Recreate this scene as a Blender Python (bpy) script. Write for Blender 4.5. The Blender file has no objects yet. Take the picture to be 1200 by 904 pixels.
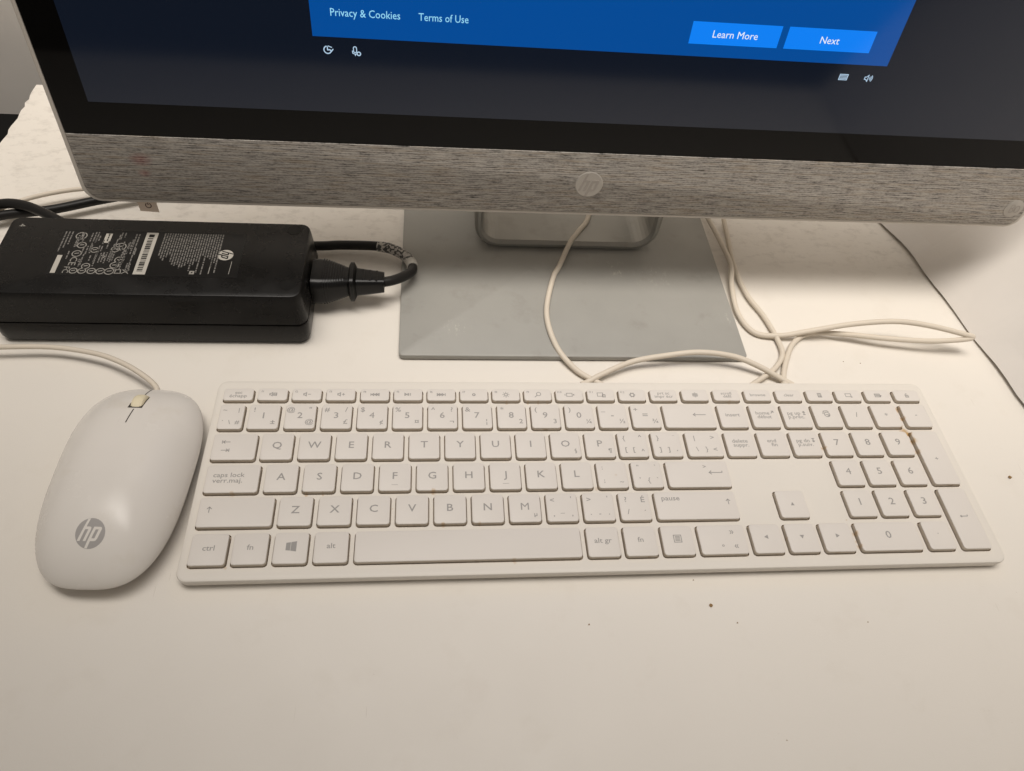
import bpy, math, random
from mathutils import Matrix, Vector
random.seed(7)
sc = bpy.context.scene
C = sc.collection
S = 0.001                                   # everything below is written in millimetres
R_ = math.radians

# ------------------------------------------------------------------ camera
cam = bpy.data.cameras.new('camera'); camo = bpy.data.objects.new('camera', cam); C.objects.link(camo)
cam.sensor_fit = 'HORIZONTAL'; cam.sensor_width = 36.0; cam.lens = 865.0 / 1200 * 36
cam.clip_start = 0.01; cam.clip_end = 50
right = Vector((0.9941848504775107, -0.06373910899089587, 0.08679751762611815))
down = Vector((0.0031731420375931928, -0.7883274284552426, -0.6152477523036988))
fwd = Vector((0.10764020740698549, 0.6119454154826156, -0.7835409333399181))
m3 = Matrix((right, -down, -fwd)).transposed()
camo.matrix_world = Matrix.Translation(Vector((80.247, -218.0, 340.18)) * S) @ m3.to_4x4()
sc.camera = camo

# ------------------------------------------------------------------ light
w = bpy.data.worlds.new('World'); sc.world = w; w.use_nodes = True
w.node_tree.nodes['Background'].inputs[0].default_value = (1.0, 0.93, 0.85, 1)
w.node_tree.nodes['Background'].inputs[1].default_value = 0.23
def area(name, loc, size, energy, col, target=None, spread=180):
    l = bpy.data.lights.new(name, 'AREA'); l.shape = 'RECTANGLE'; l.size, l.size_y = size; l.energy = energy; l.color = col
    l.spread = R_(spread)
    o = bpy.data.objects.new(name, l); C.objects.link(o); o.location = loc
    if target: o.rotation_euler = (Vector(target) - Vector(loc)).to_track_quat('-Z', 'Y').to_euler()
    return o
area('ceiling_light', (0.06, 0.10, 1.35), (1.2, 0.55), 6.15, (1.0, 0.943, 0.876), (0.22, 0.49, 0), 72)
vs = sc.view_settings
vs.view_transform = 'Standard'; vs.look = 'None'; vs.exposure = 0; vs.gamma = 1; vs.use_curve_mapping = False

# ------------------------------------------------------------------ materials
def mat(name, col, rough=0.5, spec=0.5, metal=0.0, bump=0.0, bscale=400.0, var=0.0, vscale=30.0, emit=None, estr=1.0, coat=0.0):
    m = bpy.data.materials.new(name); m.use_nodes = True
    nt = m.node_tree; b = nt.nodes['Principled BSDF']
    b.inputs['Base Color'].default_value = (*col, 1); b.inputs['Roughness'].default_value = rough
    b.inputs['Specular IOR Level'].default_value = spec; b.inputs['Metallic'].default_value = metal; b.inputs['Specular IOR Level'].default_value = 0.22
    b.inputs['Coat Weight'].default_value = coat
    if emit:
        b.inputs['Emission Color'].default_value = (*emit, 1); b.inputs['Emission Strength'].default_value = estr
    if bump or var:
        tc = nt.nodes.new('ShaderNodeTexCoord')
    if bump:
        n = nt.nodes.new('ShaderNodeTexNoise'); n.inputs['Scale'].default_value = bscale; n.inputs['Detail'].default_value = 3
        nt.links.new(tc.outputs['Object'], n.inputs['Vector'])
        bp = nt.nodes.new('ShaderNodeBump'); bp.inputs['Strength'].default_value = bump; bp.inputs['Distance'].default_value = 0.0004
        nt.links.new(n.outputs['Fac'], bp.inputs['Height']); nt.links.new(bp.outputs['Normal'], b.inputs['Normal'])
    if var:
        n2 = nt.nodes.new('ShaderNodeTexNoise'); n2.inputs['Scale'].default_value = vscale; n2.inputs['Detail'].default_value = 5
        nt.links.new(tc.outputs['Object'], n2.inputs['Vector'])
        mx = nt.nodes.new('ShaderNodeMix'); mx.data_type = 'RGBA'
        mx.inputs[6].default_value = (*[c * (1 - var) for c in col], 1); mx.inputs[7].default_value = (*[min(1, c * (1 + var)) for c in col], 1)
        nt.links.new(n2.outputs['Fac'], mx.inputs[0]); nt.links.new(mx.outputs[2], b.inputs['Base Color'])
    return m
def node(nt, t, **kw):
    n = nt.nodes.new(t)
    for k, v in kw.items():
        if k.startswith('i_'):
            n.inputs[int(k[2:])].default_value = v
        else: setattr(n, k, v)
    return n
def ramp(nt, src, stops):
    r = nt.nodes.new('ShaderNodeValToRGB'); e = r.color_ramp.elements
    while len(e) < len(stops): e.new(0.5)
    for el, (p, c) in zip(e, stops):
        el.position = p; el.color = (*c, 1) if len(c) == 3 else c
    nt.links.new(src, r.inputs[0]); return r.outputs[0]
def mixc(nt, fac, a, b):
    m = nt.nodes.new('ShaderNodeMix'); m.data_type = 'RGBA'
    for inp, v in ((m.inputs[0], fac), (m.inputs[6], a), (m.inputs[7], b)):
        if hasattr(v, 'is_output'): nt.links.new(v, inp)
        else: inp.default_value = v if not isinstance(v, tuple) else (*v, 1)
    return m.outputs[2]
def mth(nt, op, a, b=None):
    m = nt.nodes.new('ShaderNodeMath'); m.operation = op
    for inp, v in ((m.inputs[0], a), (m.inputs[1], b)):
        if v is None: continue
        if hasattr(v, 'is_output'): nt.links.new(v, inp)
        else: inp.default_value = v
    return m.outputs[0]
def noise(nt, vec, scale, detail=4, rough=0.5, mapscale=None, loc=(0, 0, 0)):
    n = nt.nodes.new('ShaderNodeTexNoise'); n.inputs['Scale'].default_value = scale; n.inputs['Detail'].default_value = detail
    n.inputs['Roughness'].default_value = rough
    mp = nt.nodes.new('ShaderNodeMapping'); mp.inputs['Scale'].default_value = mapscale or (1, 1, 1); mp.inputs['Location'].default_value = loc
    nt.links.new(vec, mp.inputs['Vector']); nt.links.new(mp.outputs[0], n.inputs['Vector'])
    return n.outputs['Fac']

M = {}
# white plastic of the keyboard: yellowed here and there, brown spills at given spots
def kb_material(name, col, dirt, stains):
    m = bpy.data.materials.new(name); m.use_nodes = True; nt = m.node_tree; b = nt.nodes['Principled BSDF']
    geo = nt.nodes.new('ShaderNodeNewGeometry'); pos = geo.outputs['Position']
    c = mixc(nt, noise(nt, pos, 25, 4), tuple(x * 0.965 for x in col), tuple(min(1, x * 1.02) for x in col))
    gr = ramp(nt, noise(nt, pos, 130, 6, 0.65, loc=(3, 1, 2)), [(0.60, (0, 0, 0)), (0.78, (dirt, dirt, dirt))])
    c = mixc(nt, gr, c, (0.34, 0.22, 0.10))
    n1 = noise(nt, pos, 420, 4, 0.6)
    for (x, y, r, k) in stains:
        d = nt.nodes.new('ShaderNodeVectorMath'); d.operation = 'DISTANCE'
        sep = nt.nodes.new('ShaderNodeVectorMath'); sep.operation = 'MULTIPLY'; sep.inputs[1].default_value = (1, 1, 0)
        nt.links.new(pos, sep.inputs[0]); nt.links.new(sep.outputs[0], d.inputs[0]); d.inputs[1].default_value = (x * S, y * S, 0)
        v = mth(nt, 'DIVIDE', d.outputs['Value'], r * S)
        v = mth(nt, 'ADD', v, mth(nt, 'MULTIPLY', mth(nt, 'SUBTRACT', n1, 0.5), 1.6))
        f = ramp(nt, v, [(0.25, (k, k, k)), (0.85, (0, 0, 0))])
        c = mixc(nt, f, c, (0.45, 0.27, 0.09))
    nt.links.new(c, b.inputs['Base Color'])
    b.inputs['Roughness'].default_value = 0.48; b.inputs['Specular IOR Level'].default_value = 0.35
    bp = nt.nodes.new('ShaderNodeBump'); bp.inputs['Strength'].default_value = 0.12; bp.inputs['Distance'].default_value = 0.0003
    nt.links.new(noise(nt, pos, 2200, 2), bp.inputs['Height']); nt.links.new(bp.outputs[0], b.inputs['Normal'])
    return m
ST = [(353.5, 7.8, 3.2, 0.8), (352.8, 16, 1.6, 0.7), (354.2, 1, 1.6, 0.7), (353.6, 24.5, 1.4, 0.6), (297.8, -60, 1.8, 0.55),
      (-15, -66.5, 2.0, 0.5), (18, -28.6, 2.0, 0.6), (26, -28.6, 1.6, 0.6), (81, -28.5, 3.0, 0.7), (86, -47.2, 2.5, 0.7), (104, -46.8, 2.0, 0.45), (120, -66.9, 2.4, 0.5),
      (140, 28.5, 1.6, 0.6), (134, 28.5, 1.6, 0.6), (145, 28.5, 1.6, 0.6), (122, 28.5, 1.6, 0.5), (252, 28.5, 1.8, 0.5), (60.8, -37, 1.2, 0.5), (177, -20, 2, 0.3), (166, -27, 3, .35), (-18, -27.8, 3, .4), (260.3, -58, 1.2, .5), (297, -47.5, 1.0, .6)]
ST = [(x, y, r*0.62, k*0.8) for x, y, r, k in ST[4:]]
ST += [(352.6, 8.2, 4.0, 0.75), (353.6, 24.0, 2.6, 0.9), (354.2, 17.0, 2.2, 0.75), (354.0, 6.4, 2.4, 1.0), (354.2, 1.0, 2.4, 0.8), (354.2, -6, 2.0, 0.55), (298.3, -56, 1.8, 0.55), (298.3, -63, 1.6, 0.45), (298.8, -3, 1.8, .6)]
M['deck'] = kb_material('keyboard deck plastic', (0.70, 0.655, 0.59), 0.06, ST)
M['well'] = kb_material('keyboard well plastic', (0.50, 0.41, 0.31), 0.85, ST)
M['key'] = kb_material('key cap plastic', (0.675, 0.63, 0.58), 0.03, ST)
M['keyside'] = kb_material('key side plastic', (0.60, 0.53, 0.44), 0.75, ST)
M['legend'] = mat('grey key lettering', (0.315, 0.30, 0.283), 0.6, 0.2)
M['mouse'] = mat('off white mouse shell', (0.70, 0.66, 0.61), 0.20, 0.5, bump=0.04, bscale=1500, var=0.03, vscale=40)
def scuff(m):
    nt = m.node_tree; b = nt.nodes['Principled BSDF']; tc = nt.nodes.new('ShaderNodeTexCoord').outputs['Object']
    src = b.inputs['Base Color'].links[0].from_socket
    f = ramp(nt, noise(nt, tc, 30, 4, 0.6, mapscale=(6, 1, 1), loc=(1, 3, 0)), [(0.70, (0, 0, 0)), (0.78, (0.35,) * 3)])
    g = ramp(nt, noise(nt, tc, 45, 5, 0.6), [(0.58, (0, 0, 0)), (0.75, (0.3,) * 3)])
    c = mixc(nt, g, mixc(nt, f, src, (0.42, 0.38, 0.34)), (0.58, 0.52, 0.42)); nt.links.new(c, b.inputs['Base Color'])
    nt.links.new(ramp(nt, noise(nt, tc, 60, 5, 0.65), [(0.35, (0.17,) * 3), (0.7, (0.30,) * 3)]), b.inputs['Roughness'])
scuff(M['mouse'])
M['mouse_base'] = mat('mouse underside plastic', (0.60, 0.54, 0.47), 0.5, 0.3)
M['dark_slot'] = mat('dark gap', (0.05, 0.043, 0.036), 0.7, 0.2)
M['wheel'] = mat('yellowed wheel rubber', (0.72, 0.64, 0.46), 0.5, 0.3)
M['logo_grey'] = mat('logo grey', (0.36, 0.34, 0.325), 0.35, 0.5)
M['silver'] = mat('painted silver frame', (0.60, 0.55, 0.49), 0.4, 0.5)
M['badge'] = mat('silver badge', (0.44, 0.41, 0.37), 0.3, 0.5, metal=0.4)
M['badge_dark'] = mat('badge embossing', (0.36, 0.325, 0.29), 0.4, 0.5)
M['cable'] = mat('white cable sheath', (0.64, 0.57, 0.475), 0.42, 0.4, var=0.05, vscale=60)
M['blackcable'] = mat('black cable sheath', (0.012, 0.011, 0.010), 0.42, 0.4)
M['black'] = mat('black adapter plastic', (0.0075, 0.0069, 0.0064), 0.27, 0.26, bump=0.10, bscale=2500, var=0.25, vscale=50)
def dusty(m, col, k):
    nt = m.node_tree; b = nt.nodes['Principled BSDF']; tc = nt.nodes.new('ShaderNodeTexCoord').outputs['Object']
    src = b.inputs['Base Color'].links[0].from_socket
    f = ramp(nt, noise(nt, tc, 420, 3, 0.75), [(0.66, (0, 0, 0)), (0.76, (k,) * 3)]); c = mixc(nt, f, src, col); nt.links.new(c, b.inputs['Base Color'])
    nt.links.new(ramp(nt, noise(nt, tc, 50, 5, 0.65), [(0.3, (0.22,) * 3), (0.7, (0.36,) * 3)]), b.inputs['Roughness'])
dusty(M['black'], (0.10, 0.09, 0.08), 0.35)
M['blackgloss'] = mat('glossy black label', (0.010, 0.0095, 0.009), 0.30, 0.3)
M['black2'] = mat('black plug plastic', (0.006, 0.0057, 0.0054), 0.30, 0.3)
M['print'] = mat('pale label print', (0.26, 0.245, 0.22), 0.5, 0.3)
M['print_dim'] = mat('fine label print', (0.16, 0.15, 0.138), 0.5, 0.3)
M['print_white'] = mat('white label sticker', (0.42, 0.395, 0.35), 0.5, 0.3)
M['paper'] = mat('beige sticker', (0.80, 0.66, 0.54), 0.6, 0.2)
M['paper_ink'] = mat('sticker ink', (0.13, 0.07, 0.05), 0.6, 0.2)
M['dirt'] = mat('brown crumb', (0.26, 0.16, 0.07), 0.8, 0.2)
M['tan'] = mat('tan fleck', (0.42, 0.25, 0.12), 0.8, 0.2)
M['shell'] = mat('white back shell', (0.62, 0.58, 0.53), 0.5, 0.4)
M['glass'] = mat('black bezel glass', (0.004, 0.0037, 0.0035), 0.05, 0.40)
def scr(name, e, k=1.0):
    m = mat(name, (0.003, 0.003, 0.0035), 0.09, 0.5, emit=e, estr=k); m.node_tree.nodes['Principled BSDF'].inputs['IOR'].default_value = 2.1; return m
M['display'] = scr('unlit lcd', (0.0035, 0.0065, 0.014))
M['dialog'] = scr('blue dialog', (0.0, 0.068, 0.30))
M['button'] = scr('bright blue button', (0.004, 0.215, 0.90))
M['linktext'] = scr('cyan screen text', (0.30, 0.72, 0.95))
M['whitetext'] = scr('white screen text', (0.80, 0.88, 0.95))
M['iconlight'] = scr('pale screen icon', (0.45, 0.62, 0.80))
# satin aluminium-like paint of the stand
def base_material(metal=0.15):
    m = bpy.data.materials.new('brushed silver stand'); m.use_nodes = True; nt = m.node_tree; b = nt.nodes['Principled BSDF']
    pos = nt.nodes.new('ShaderNodeNewGeometry').outputs['Position']
    n = noise(nt, pos, 60, 5, 0.6); c = mixc(nt, n, (0.315, 0.307, 0.283), (0.35, 0.341, 0.314))
    dust = ramp(nt, noise(nt, pos, 700, 3, 0.7), [(0.70, (0, 0, 0)), (0.76, (0.25, 0.25, 0.25))])
    c = mixc(nt, dust, c, (0.50, 0.46, 0.41))
    n2 = noise(nt, pos, 260, 5, 0.7, mapscale=(1.6, 0.7, 1))
    for (x, y, r) in ((228, 136, 15), (203, 143, 12), (272, 100, 8), (95, 90, 10)):          # pale scuffs and finger marks
        d = nt.nodes.new('ShaderNodeVectorMath'); d.operation = 'DISTANCE'; nt.links.new(pos, d.inputs[0]); d.inputs[1].default_value = (x*S, y*S, 0.0045)
        f = mth(nt, 'MULTIPLY', ramp(nt, mth(nt, 'DIVIDE', d.outputs['Value'], r*S), [(0.2, (1, 1, 1)), (1.0, (0, 0, 0))]), ramp(nt, n2, [(0.56, (0, 0, 0)), (0.66, (0.6,) * 3)]))
        c = mixc(nt, f, c, (0.55, 0.52, 0.47))
    drk = ramp(nt, noise(nt, pos, 55, 5, 0.6, loc=(4, 0, 0)), [(0.58, (0, 0, 0)), (0.75, (0.35,) * 3)])
    c = mixc(nt, drk, c, (0.22, 0.205, 0.18))
    nt.links.new(c, b.inputs['Base Color']); b.inputs['Metallic'].default_value = metal; b.inputs['Specular IOR Level'].default_value = 0.22
    nt.links.new(ramp(nt, noise(nt, pos, 35, 4), [(0.3, (0.46,) * 3), (0.7, (0.58,) * 3)]), b.inputs['Roughness'])
    return m
M['stand'] = base_material(); M['neck'] = base_material(0.65)
# white laminate desk: faint smudges, scratches and, at the back, dust
def desk_material():
    m = bpy.data.materials.new('white laminate desk'); m.use_nodes = True; nt = m.node_tree; b = nt.nodes['Principled BSDF']
    pos = nt.nodes.new('ShaderNodeNewGeometry').outputs['Position']
    c = mixc(nt, noise(nt, pos, 6, 4), (0.71, 0.665, 0.60), (0.75, 0.705, 0.64))
    sm = ramp(nt, noise(nt, pos, 38, 7, 0.62, loc=(1, 4, 0)), [(0.56, (0, 0, 0)), (0.75, (0.22,) * 3)])
    c = mixc(nt, sm, c, (0.60, 0.54, 0.46))
    sep = nt.nodes.new('ShaderNodeSeparateXYZ'); nt.links.new(pos, sep.inputs[0])
    back = ramp(nt, sep.outputs['Y'], [(0.138, (0, 0, 0)), (0.165, (1, 1, 1))])
    dust = mth(nt, 'MULTIPLY', back, ramp(nt, noise(nt, pos, 85, 6, 0.7, mapscale=(1, 1.6, 1)), [(0.50, (0, 0, 0)), (0.72, (0.6,) * 3)]))
    c = mixc(nt, dust, c, (0.47, 0.43, 0.38))
    specks = ramp(nt, noise(nt, pos, 900, 1, 0.5, loc=(7, 2, 0)), [(0.80, (0, 0, 0)), (0.83, (0.5,) * 3)])
    c = mixc(nt, specks, c, (0.45, 0.38, 0.30))
    scr_ = ramp(nt, noise(nt, pos, 40, 2, 0.5, mapscale=(14, 0.9, 1), loc=(2, 2, 0)), [(0.755, (0, 0, 0)), (0.775, (0.30,) * 3)])
    c = mixc(nt, scr_, c, (0.50, 0.45, 0.38))
    nt.links.new(c, b.inputs['Base Color'])
    nt.links.new(ramp(nt, noise(nt, pos, 30, 4), [(0.3, (0.42,) * 3), (0.7, (0.52,) * 3)]), b.inputs['Roughness'])
    b.inputs['Specular IOR Level'].default_value = 0.35
    bp = nt.nodes.new('ShaderNodeBump'); bp.inputs['Strength'].default_value = 0.10; bp.inputs['Distance'].default_value = 0.0004
    h = mth(nt, 'ADD', noise(nt, pos, 1500, 2), mth(nt, 'MULTIPLY', mth(nt, 'MULTIPLY', back, noise(nt, pos, 110, 4)), 5.0))
    nt.links.new(h, bp.inputs['Height']); nt.links.new(bp.outputs[0], b.inputs['Normal'])
    return m
M['desk'] = desk_material()
M['panel'] = mat('white foam panel', (0.68, 0.64, 0.595), 0.7, 0.2, bump=0.25, bscale=160, var=0.05, vscale=18)
M['wall'] = mat('grey painted wall', (0.80, 0.755, 0.70), 0.8, 0.2, bump=0.1, bscale=80, var=0.04)
M['floor'] = mat('dark floor', (0.02, 0.019, 0.018), 0.7, 0.2, var=0.1)
# woven speaker cloth: fine horizontal threads of several greys
def cloth_material():
    m = bpy.data.materials.new('woven grey speaker cloth'); m.use_nodes = True; nt = m.node_tree; b = nt.nodes['Principled BSDF']
    tc = nt.nodes.new('ShaderNodeTexCoord').outputs['Object']
    a = noise(nt, tc, 1.0, 1, 0.5, mapscale=(100, 0, 1100))
    a2 = noise(nt, tc, 1.0, 2, 0.6, mapscale=(520, 0, 1700), loc=(5, 0, 3))
    big = noise(nt, tc, 14, 3, 0.5, mapscale=(1, 1, 3))
    t = mth(nt, 'ADD', mth(nt, 'MULTIPLY', a, 0.55), mth(nt, 'MULTIPLY', a2, 0.45))
    t = mth(nt, 'ADD', t, mth(nt, 'MULTIPLY', mth(nt, 'SUBTRACT', big, 0.5), 0.06))
    sp = nt.nodes.new('ShaderNodeSeparateXYZ'); nt.links.new(tc, sp.inputs[0])
    t = mth(nt, 'ADD', t, mth(nt, 'MULTIPLY', mth(nt, 'SINE', mth(nt, 'MULTIPLY', sp.outputs['Z'], 2*math.pi/0.0013)), 0.04))
    c = ramp(nt, t, [(0.30, (0.085, 0.079, 0.073)), (0.40, (0.225, 0.209, 0.192)), (0.50, (0.38, 0.352, 0.318)), (0.68, (0.54, 0.50, 0.45))])
    hue = noise(nt, tc, 1.0, 2, 0.5, mapscale=(40, 10, 700), loc=(9, 9, 9))
    c = mixc(nt, ramp(nt, hue, [(0.5, (0, 0, 0)), (0.68, (0.35,) * 3)]), c, (0.36, 0.27, 0.17))
    for (x, z, r) in ((-244, 27, 7), (-244, 19, 4)):          # faint red marks near the left end
        d = nt.nodes.new('ShaderNodeVectorMath'); d.operation = 'DISTANCE'; d.inputs[1].default_value = (x * S, 0, z * S)
        q = nt.nodes.new('ShaderNodeVectorMath'); q.operation = 'MULTIPLY'; q.inputs[1].default_value = (1, 0, 1.5)
        nt.links.new(tc, q.inputs[0]); d.inputs[1].default_value = (x * S, 0, z * 1.5 * S); nt.links.new(q.outputs[0], d.inputs[0])
        f = ramp(nt, mth(nt, 'DIVIDE', d.outputs['Value'], r * S), [(0.2, (0.32,) * 3), (1.0, (0, 0, 0))])
        c = mixc(nt, f, c, (0.42, 0.10, 0.09))
    nt.links.new(c, b.inputs['Base Color']); b.inputs['Roughness'].default_value = 0.85; b.inputs['Specular IOR Level'].default_value = 0.2
    bp = nt.nodes.new('ShaderNodeBump'); bp.inputs['Strength'].default_value = 0.5; bp.inputs['Distance'].default_value = 0.0004
    nt.links.new(t, bp.inputs['Height']); nt.links.new(bp.outputs[0], b.inputs['Normal'])
    return m
M['cloth'] = cloth_material()

# ------------------------------------------------------------------ mesh helpers
class MB:
    def __init__(s): s.v = []; s.f = []; s.mi = []; s.m = 0
    def add(s, vs_, fs):
        o = len(s.v); s.v += [tuple(p) for p in vs_]
        for f in fs: s.f.append([i + o for i in f]); s.mi.append(s.m)
    def quad(s, a, b, c, d): s.add([a, b, c, d], [(0, 1, 2, 3)])
    def loft(s, rings, cap0=True, cap1=True):
        n = len(rings[0]); o = len(s.v)
        for r in rings: s.v += [tuple(p) for p in r]
        for k in range(len(rings) - 1):
            for i in range(n):
                j = (i + 1) % n
                s.f.append([o + k*n + i, o + k*n + j, o + (k+1)*n + j, o + (k+1)*n + i]); s.mi.append(s.m)
        if cap0: s.f.append([o + i for i in reversed(range(n))]); s.mi.append(s.m)
        if cap1: s.f.append([o + (len(rings)-1)*n + i for i in range(n)]); s.mi.append(s.m)
    def box(s, x0, x1, y0, y1, z0, z1):
        s.loft([[(x0,y0,z),(x1,y0,z),(x1,y1,z),(x0,y1,z)] for z in (z0, z1)])
    def tube(s, pts, r, seg=10, sub=8, cap=True):
        P = [Vector(p) for p in pts]
        Q = []
        for i in range(len(P) - 1):
            p0 = P[i-1] if i else P[0]*2 - P[1]; p1, p2 = P[i], P[i+1]; p3 = P[i+2] if i + 2 < len(P) else P[-1]*2 - P[-2]
            for k in range(sub):
                t = k / sub
                Q.append(0.5*((2*p1) + (p2-p0)*t + (2*p0-5*p1+4*p2-p3)*t*t + (3*p1-p0-3*p2+p3)*t**3))
        Q.append(P[-1])
        rr = r if callable(r) else (lambda t: r)
        up = Vector((0, 0, 1)); rings = []
        T0 = (Q[1]-Q[0]).normalized(); N = (up - T0*up.dot(T0))
        if N.length < 1e-3: N = Vector((1, 0, 0)) - T0*T0.x
        N.normalize()
        for i, q in enumerate(Q):
            T = (Q[min(i+1, len(Q)-1)] - Q[max(i-1, 0)]).normalized()
            N = (N - T*N.dot(T)).normalized(); B = T.cross(N); rad = rr(i/(len(Q)-1))
            rings.append([q + (N*math.cos(2*math.pi*k/seg) + B*math.sin(2*math.pi*k/seg))*rad for k in range(seg)])
        s.loft(rings, cap, cap)
    def xf(s, fn): s.v = [tuple(fn(*p)) for p in s.v]; return s
    def mesh(s, name, mats, smooth=None):
        me = bpy.data.meshes.new(name); me.from_pydata([(x*S, y*S, z*S) for x, y, z in s.v], [], s.f)
        for m in (mats if isinstance(mats, (list, tuple)) else [mats]): me.materials.append(m)
        for p, i in zip(me.polygons, s.mi): p.material_index = i
        if smooth is not None:
            for p in me.polygons: p.use_smooth = True
            me.set_sharp_from_angle(angle=R_(smooth))
        me.update(); return me
    def build(s, name, mats, parent=None, smooth=None, loc=(0, 0, 0)):
        o = bpy.data.objects.new(name, s.mesh(name, mats, smooth)); C.objects.link(o)
        o.location = Vector(loc) * S
        if parent: o.parent = parent
        return o
def rr(cx, cy, hx, hy, r, z, seg=4):
    r = max(min(r, hx, hy), 1e-4); out = []
    for (sx, sy, a0) in ((1, -1, -90), (1, 1, 0), (-1, 1, 90), (-1, -1, 180)):
        for k in range(seg + 1):
            a = R_(a0 + 90*k/seg)
            out.append((cx + sx*(hx-r) + r*math.cos(a), cy + sy*(hy-r) + r*math.sin(a), z))
    return out
def tag(o, label=None, cat=None, group=None, kind=None):
    for k, v in (('label', label), ('category', cat), ('group', group), ('kind', kind)):
        if v: o[k] = v
    return o
def thing(name, label, cat, loc=(0, 0, 0), rot=(0, 0, 0), group=None):
    o = bpy.data.objects.new(name, None); C.objects.link(o); o.empty_display_size = 0.02
    o.location = Vector(loc)*S; o.rotation_euler = rot
    return tag(o, label, cat, group)
_tx = {}
def text2d(body, size=1.0, align='CENTER', sx=1.0, bold=False):
    """flat outline lettering from Blender's built-in font: (verts, faces) about the text's middle height"""
    key_ = (body, bold)
    if key_ not in _tx:
        cu = bpy.data.curves.new('t', 'FONT'); cu.body = body; cu.size = 1.0; cu.resolution_u = 2; cu.offset = 0.009 if bold else 0
        o = bpy.data.objects.new('t', cu); C.objects.link(o); bpy.context.view_layer.update()
        me = bpy.data.meshes.new_from_object(o.evaluated_get(bpy.context.evaluated_depsgraph_get()))
        _tx[key_] = ([(v.co.x, v.co.y) for v in me.vertices], [list(p.vertices) for p in me.polygons])
        bpy.data.objects.remove(o); bpy.data.meshes.remove(me); bpy.data.curves.remove(cu)
    v, f = _tx[key_]
    if bold and v:                          # a thickened glyph that closes up falls back to its plain outline
        ar = lambda V, F: sum(abs(sum(V[p[i]][0]*V[p[(i+1) % len(p)]][1] - V[p[(i+1) % len(p)]][0]*V[p[i]][1] for i in range(len(p))))/2 for p in F)
        v0, f0 = _tx.get((body, False)) or (text2d(body), _tx[(body, False)])[1]
        if ar(v, f) > 1.45*ar(v0, f0): v, f = v0, f0
    if not v: return [], []
    x0, x1 = min(p[0] for p in v), max(p[0] for p in v)
    ox = (x0 + x1)/2 if align == 'CENTER' else x0 if align == 'LEFT' else x1
    return [((x - ox)*size*sx, (y - 0.36)*size) for x, y in v], f
def put_text(mb, body, x, y, z, size, align='CENTER', sx=1.1, rot=0.0, bold=False):
    v, f = text2d(body, size, align, sx, bold); c, s_ = math.cos(rot), math.sin(rot)
    mb.add([(x + a*c - b*s_, y + a*s_ + b*c, z) for a, b in v], f)
def stroke(mb, pts, x, y, z, wd, closed=False, rot=0.0):
    """flat line of width wd along 2-D points, mitred"""
    P = [Vector(p) for p in pts]; n = len(P); L_, R2 = [], []
    for i in range(n):
        a = P[(i-1) % n] if closed or i else None; b = P[(i+1) % n] if closed or i < n-1 else None
        d1 = (P[i]-a).normalized() if a is not None else None; d2 = (b-P[i]).normalized() if b is not None else None
        d = (d1+d2) if d1 is not None and d2 is not None and (d1+d2).length > 1e-3 else (d1 if d1 is not None else d2)
        d = d.normalized(); nrm = Vector((-d.y, d.x)); k = 1.0
        if d1 is not None and d2 is not None: k = 1/max(0.4, nrm.dot(Vector((-d1.y, d1.x))))
        L_.append(P[i] + nrm*wd/2*k); R2.append(P[i] - nrm*wd/2*k)
    c, s_ = math.cos(rot), math.sin(rot); T = lambda p: (x + p.x*c - p.y*s_, y + p.x*s_ + p.y*c, z)
    m = n if closed else n - 1
    for i in range(m):
        j = (i+1) % n; mb.quad(T(R2[i]), T(R2[j]), T(L_[j]), T(L_[i]))
def disc(mb, x, y, z, rx, ry=None, n=28):
    ry = ry or rx; mb.add([(x + rx*math.cos(2*math.pi*k/n), y + ry*math.sin(2*math.pi*k/n), z) for k in range(n)], [list(range(n))])
def circ(r, n=24, a0=0, a1=360): return [(r*math.cos(R_(a0 + (a1-a0)*k/n)), r*math.sin(R_(a0 + (a1-a0)*k/n))) for k in range(n + (0 if a1-a0 == 360 else 1))]
def hp_letters():
    """slanted h and p strokes cut through a unit disc, as 2-D quads"""
    sh = 0.34; q = []
    def r(x0, x1, y0, y1): q.append([(x0, y0), (x1, y0), (x1, y1), (x0, y1)])
    r(-0.50, -0.31, -0.52, 0.98); q.append([(-0.31, 0.24), (-0.10, 0.24), (-0.06, 0.42), (-0.31, 0.42)])
    q.append([(-0.10, 0.24), (0.09, 0.24), (0.04, 0.38), (-0.06, 0.42)]); r(-0.10, 0.09, -0.52, 0.24)
    r(0.21, 0.40, -0.98, 0.42); q.append([(0.40, 0.24), (0.60, 0.24), (0.64, 0.42), (0.40, 0.42)])
    q.append([(0.60, 0.24), (0.80, 0.24), (0.75, 0.38), (0.64, 0.42)]); r(0.60, 0.80, -0.34, 0.24)
    q.append([(0.60, -0.34), (0.64, -0.52), (0.75, -0.48), (0.80, -0.34)]); q.append([(0.40, -0.52), (0.64, -0.52), (0.60, -0.34), (0.40, -0.34)])
    out = []
    for p in q:
        # finer in y so that they can follow a curved surface
        out.append([(x + sh*y - 0.14, y) for x, y in p])
    lim = 0.985
    return [[(x*min(1, lim/math.hypot(x, y)), y*min(1, lim/math.hypot(x, y))) for x, y in p] for p in out]

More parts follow.
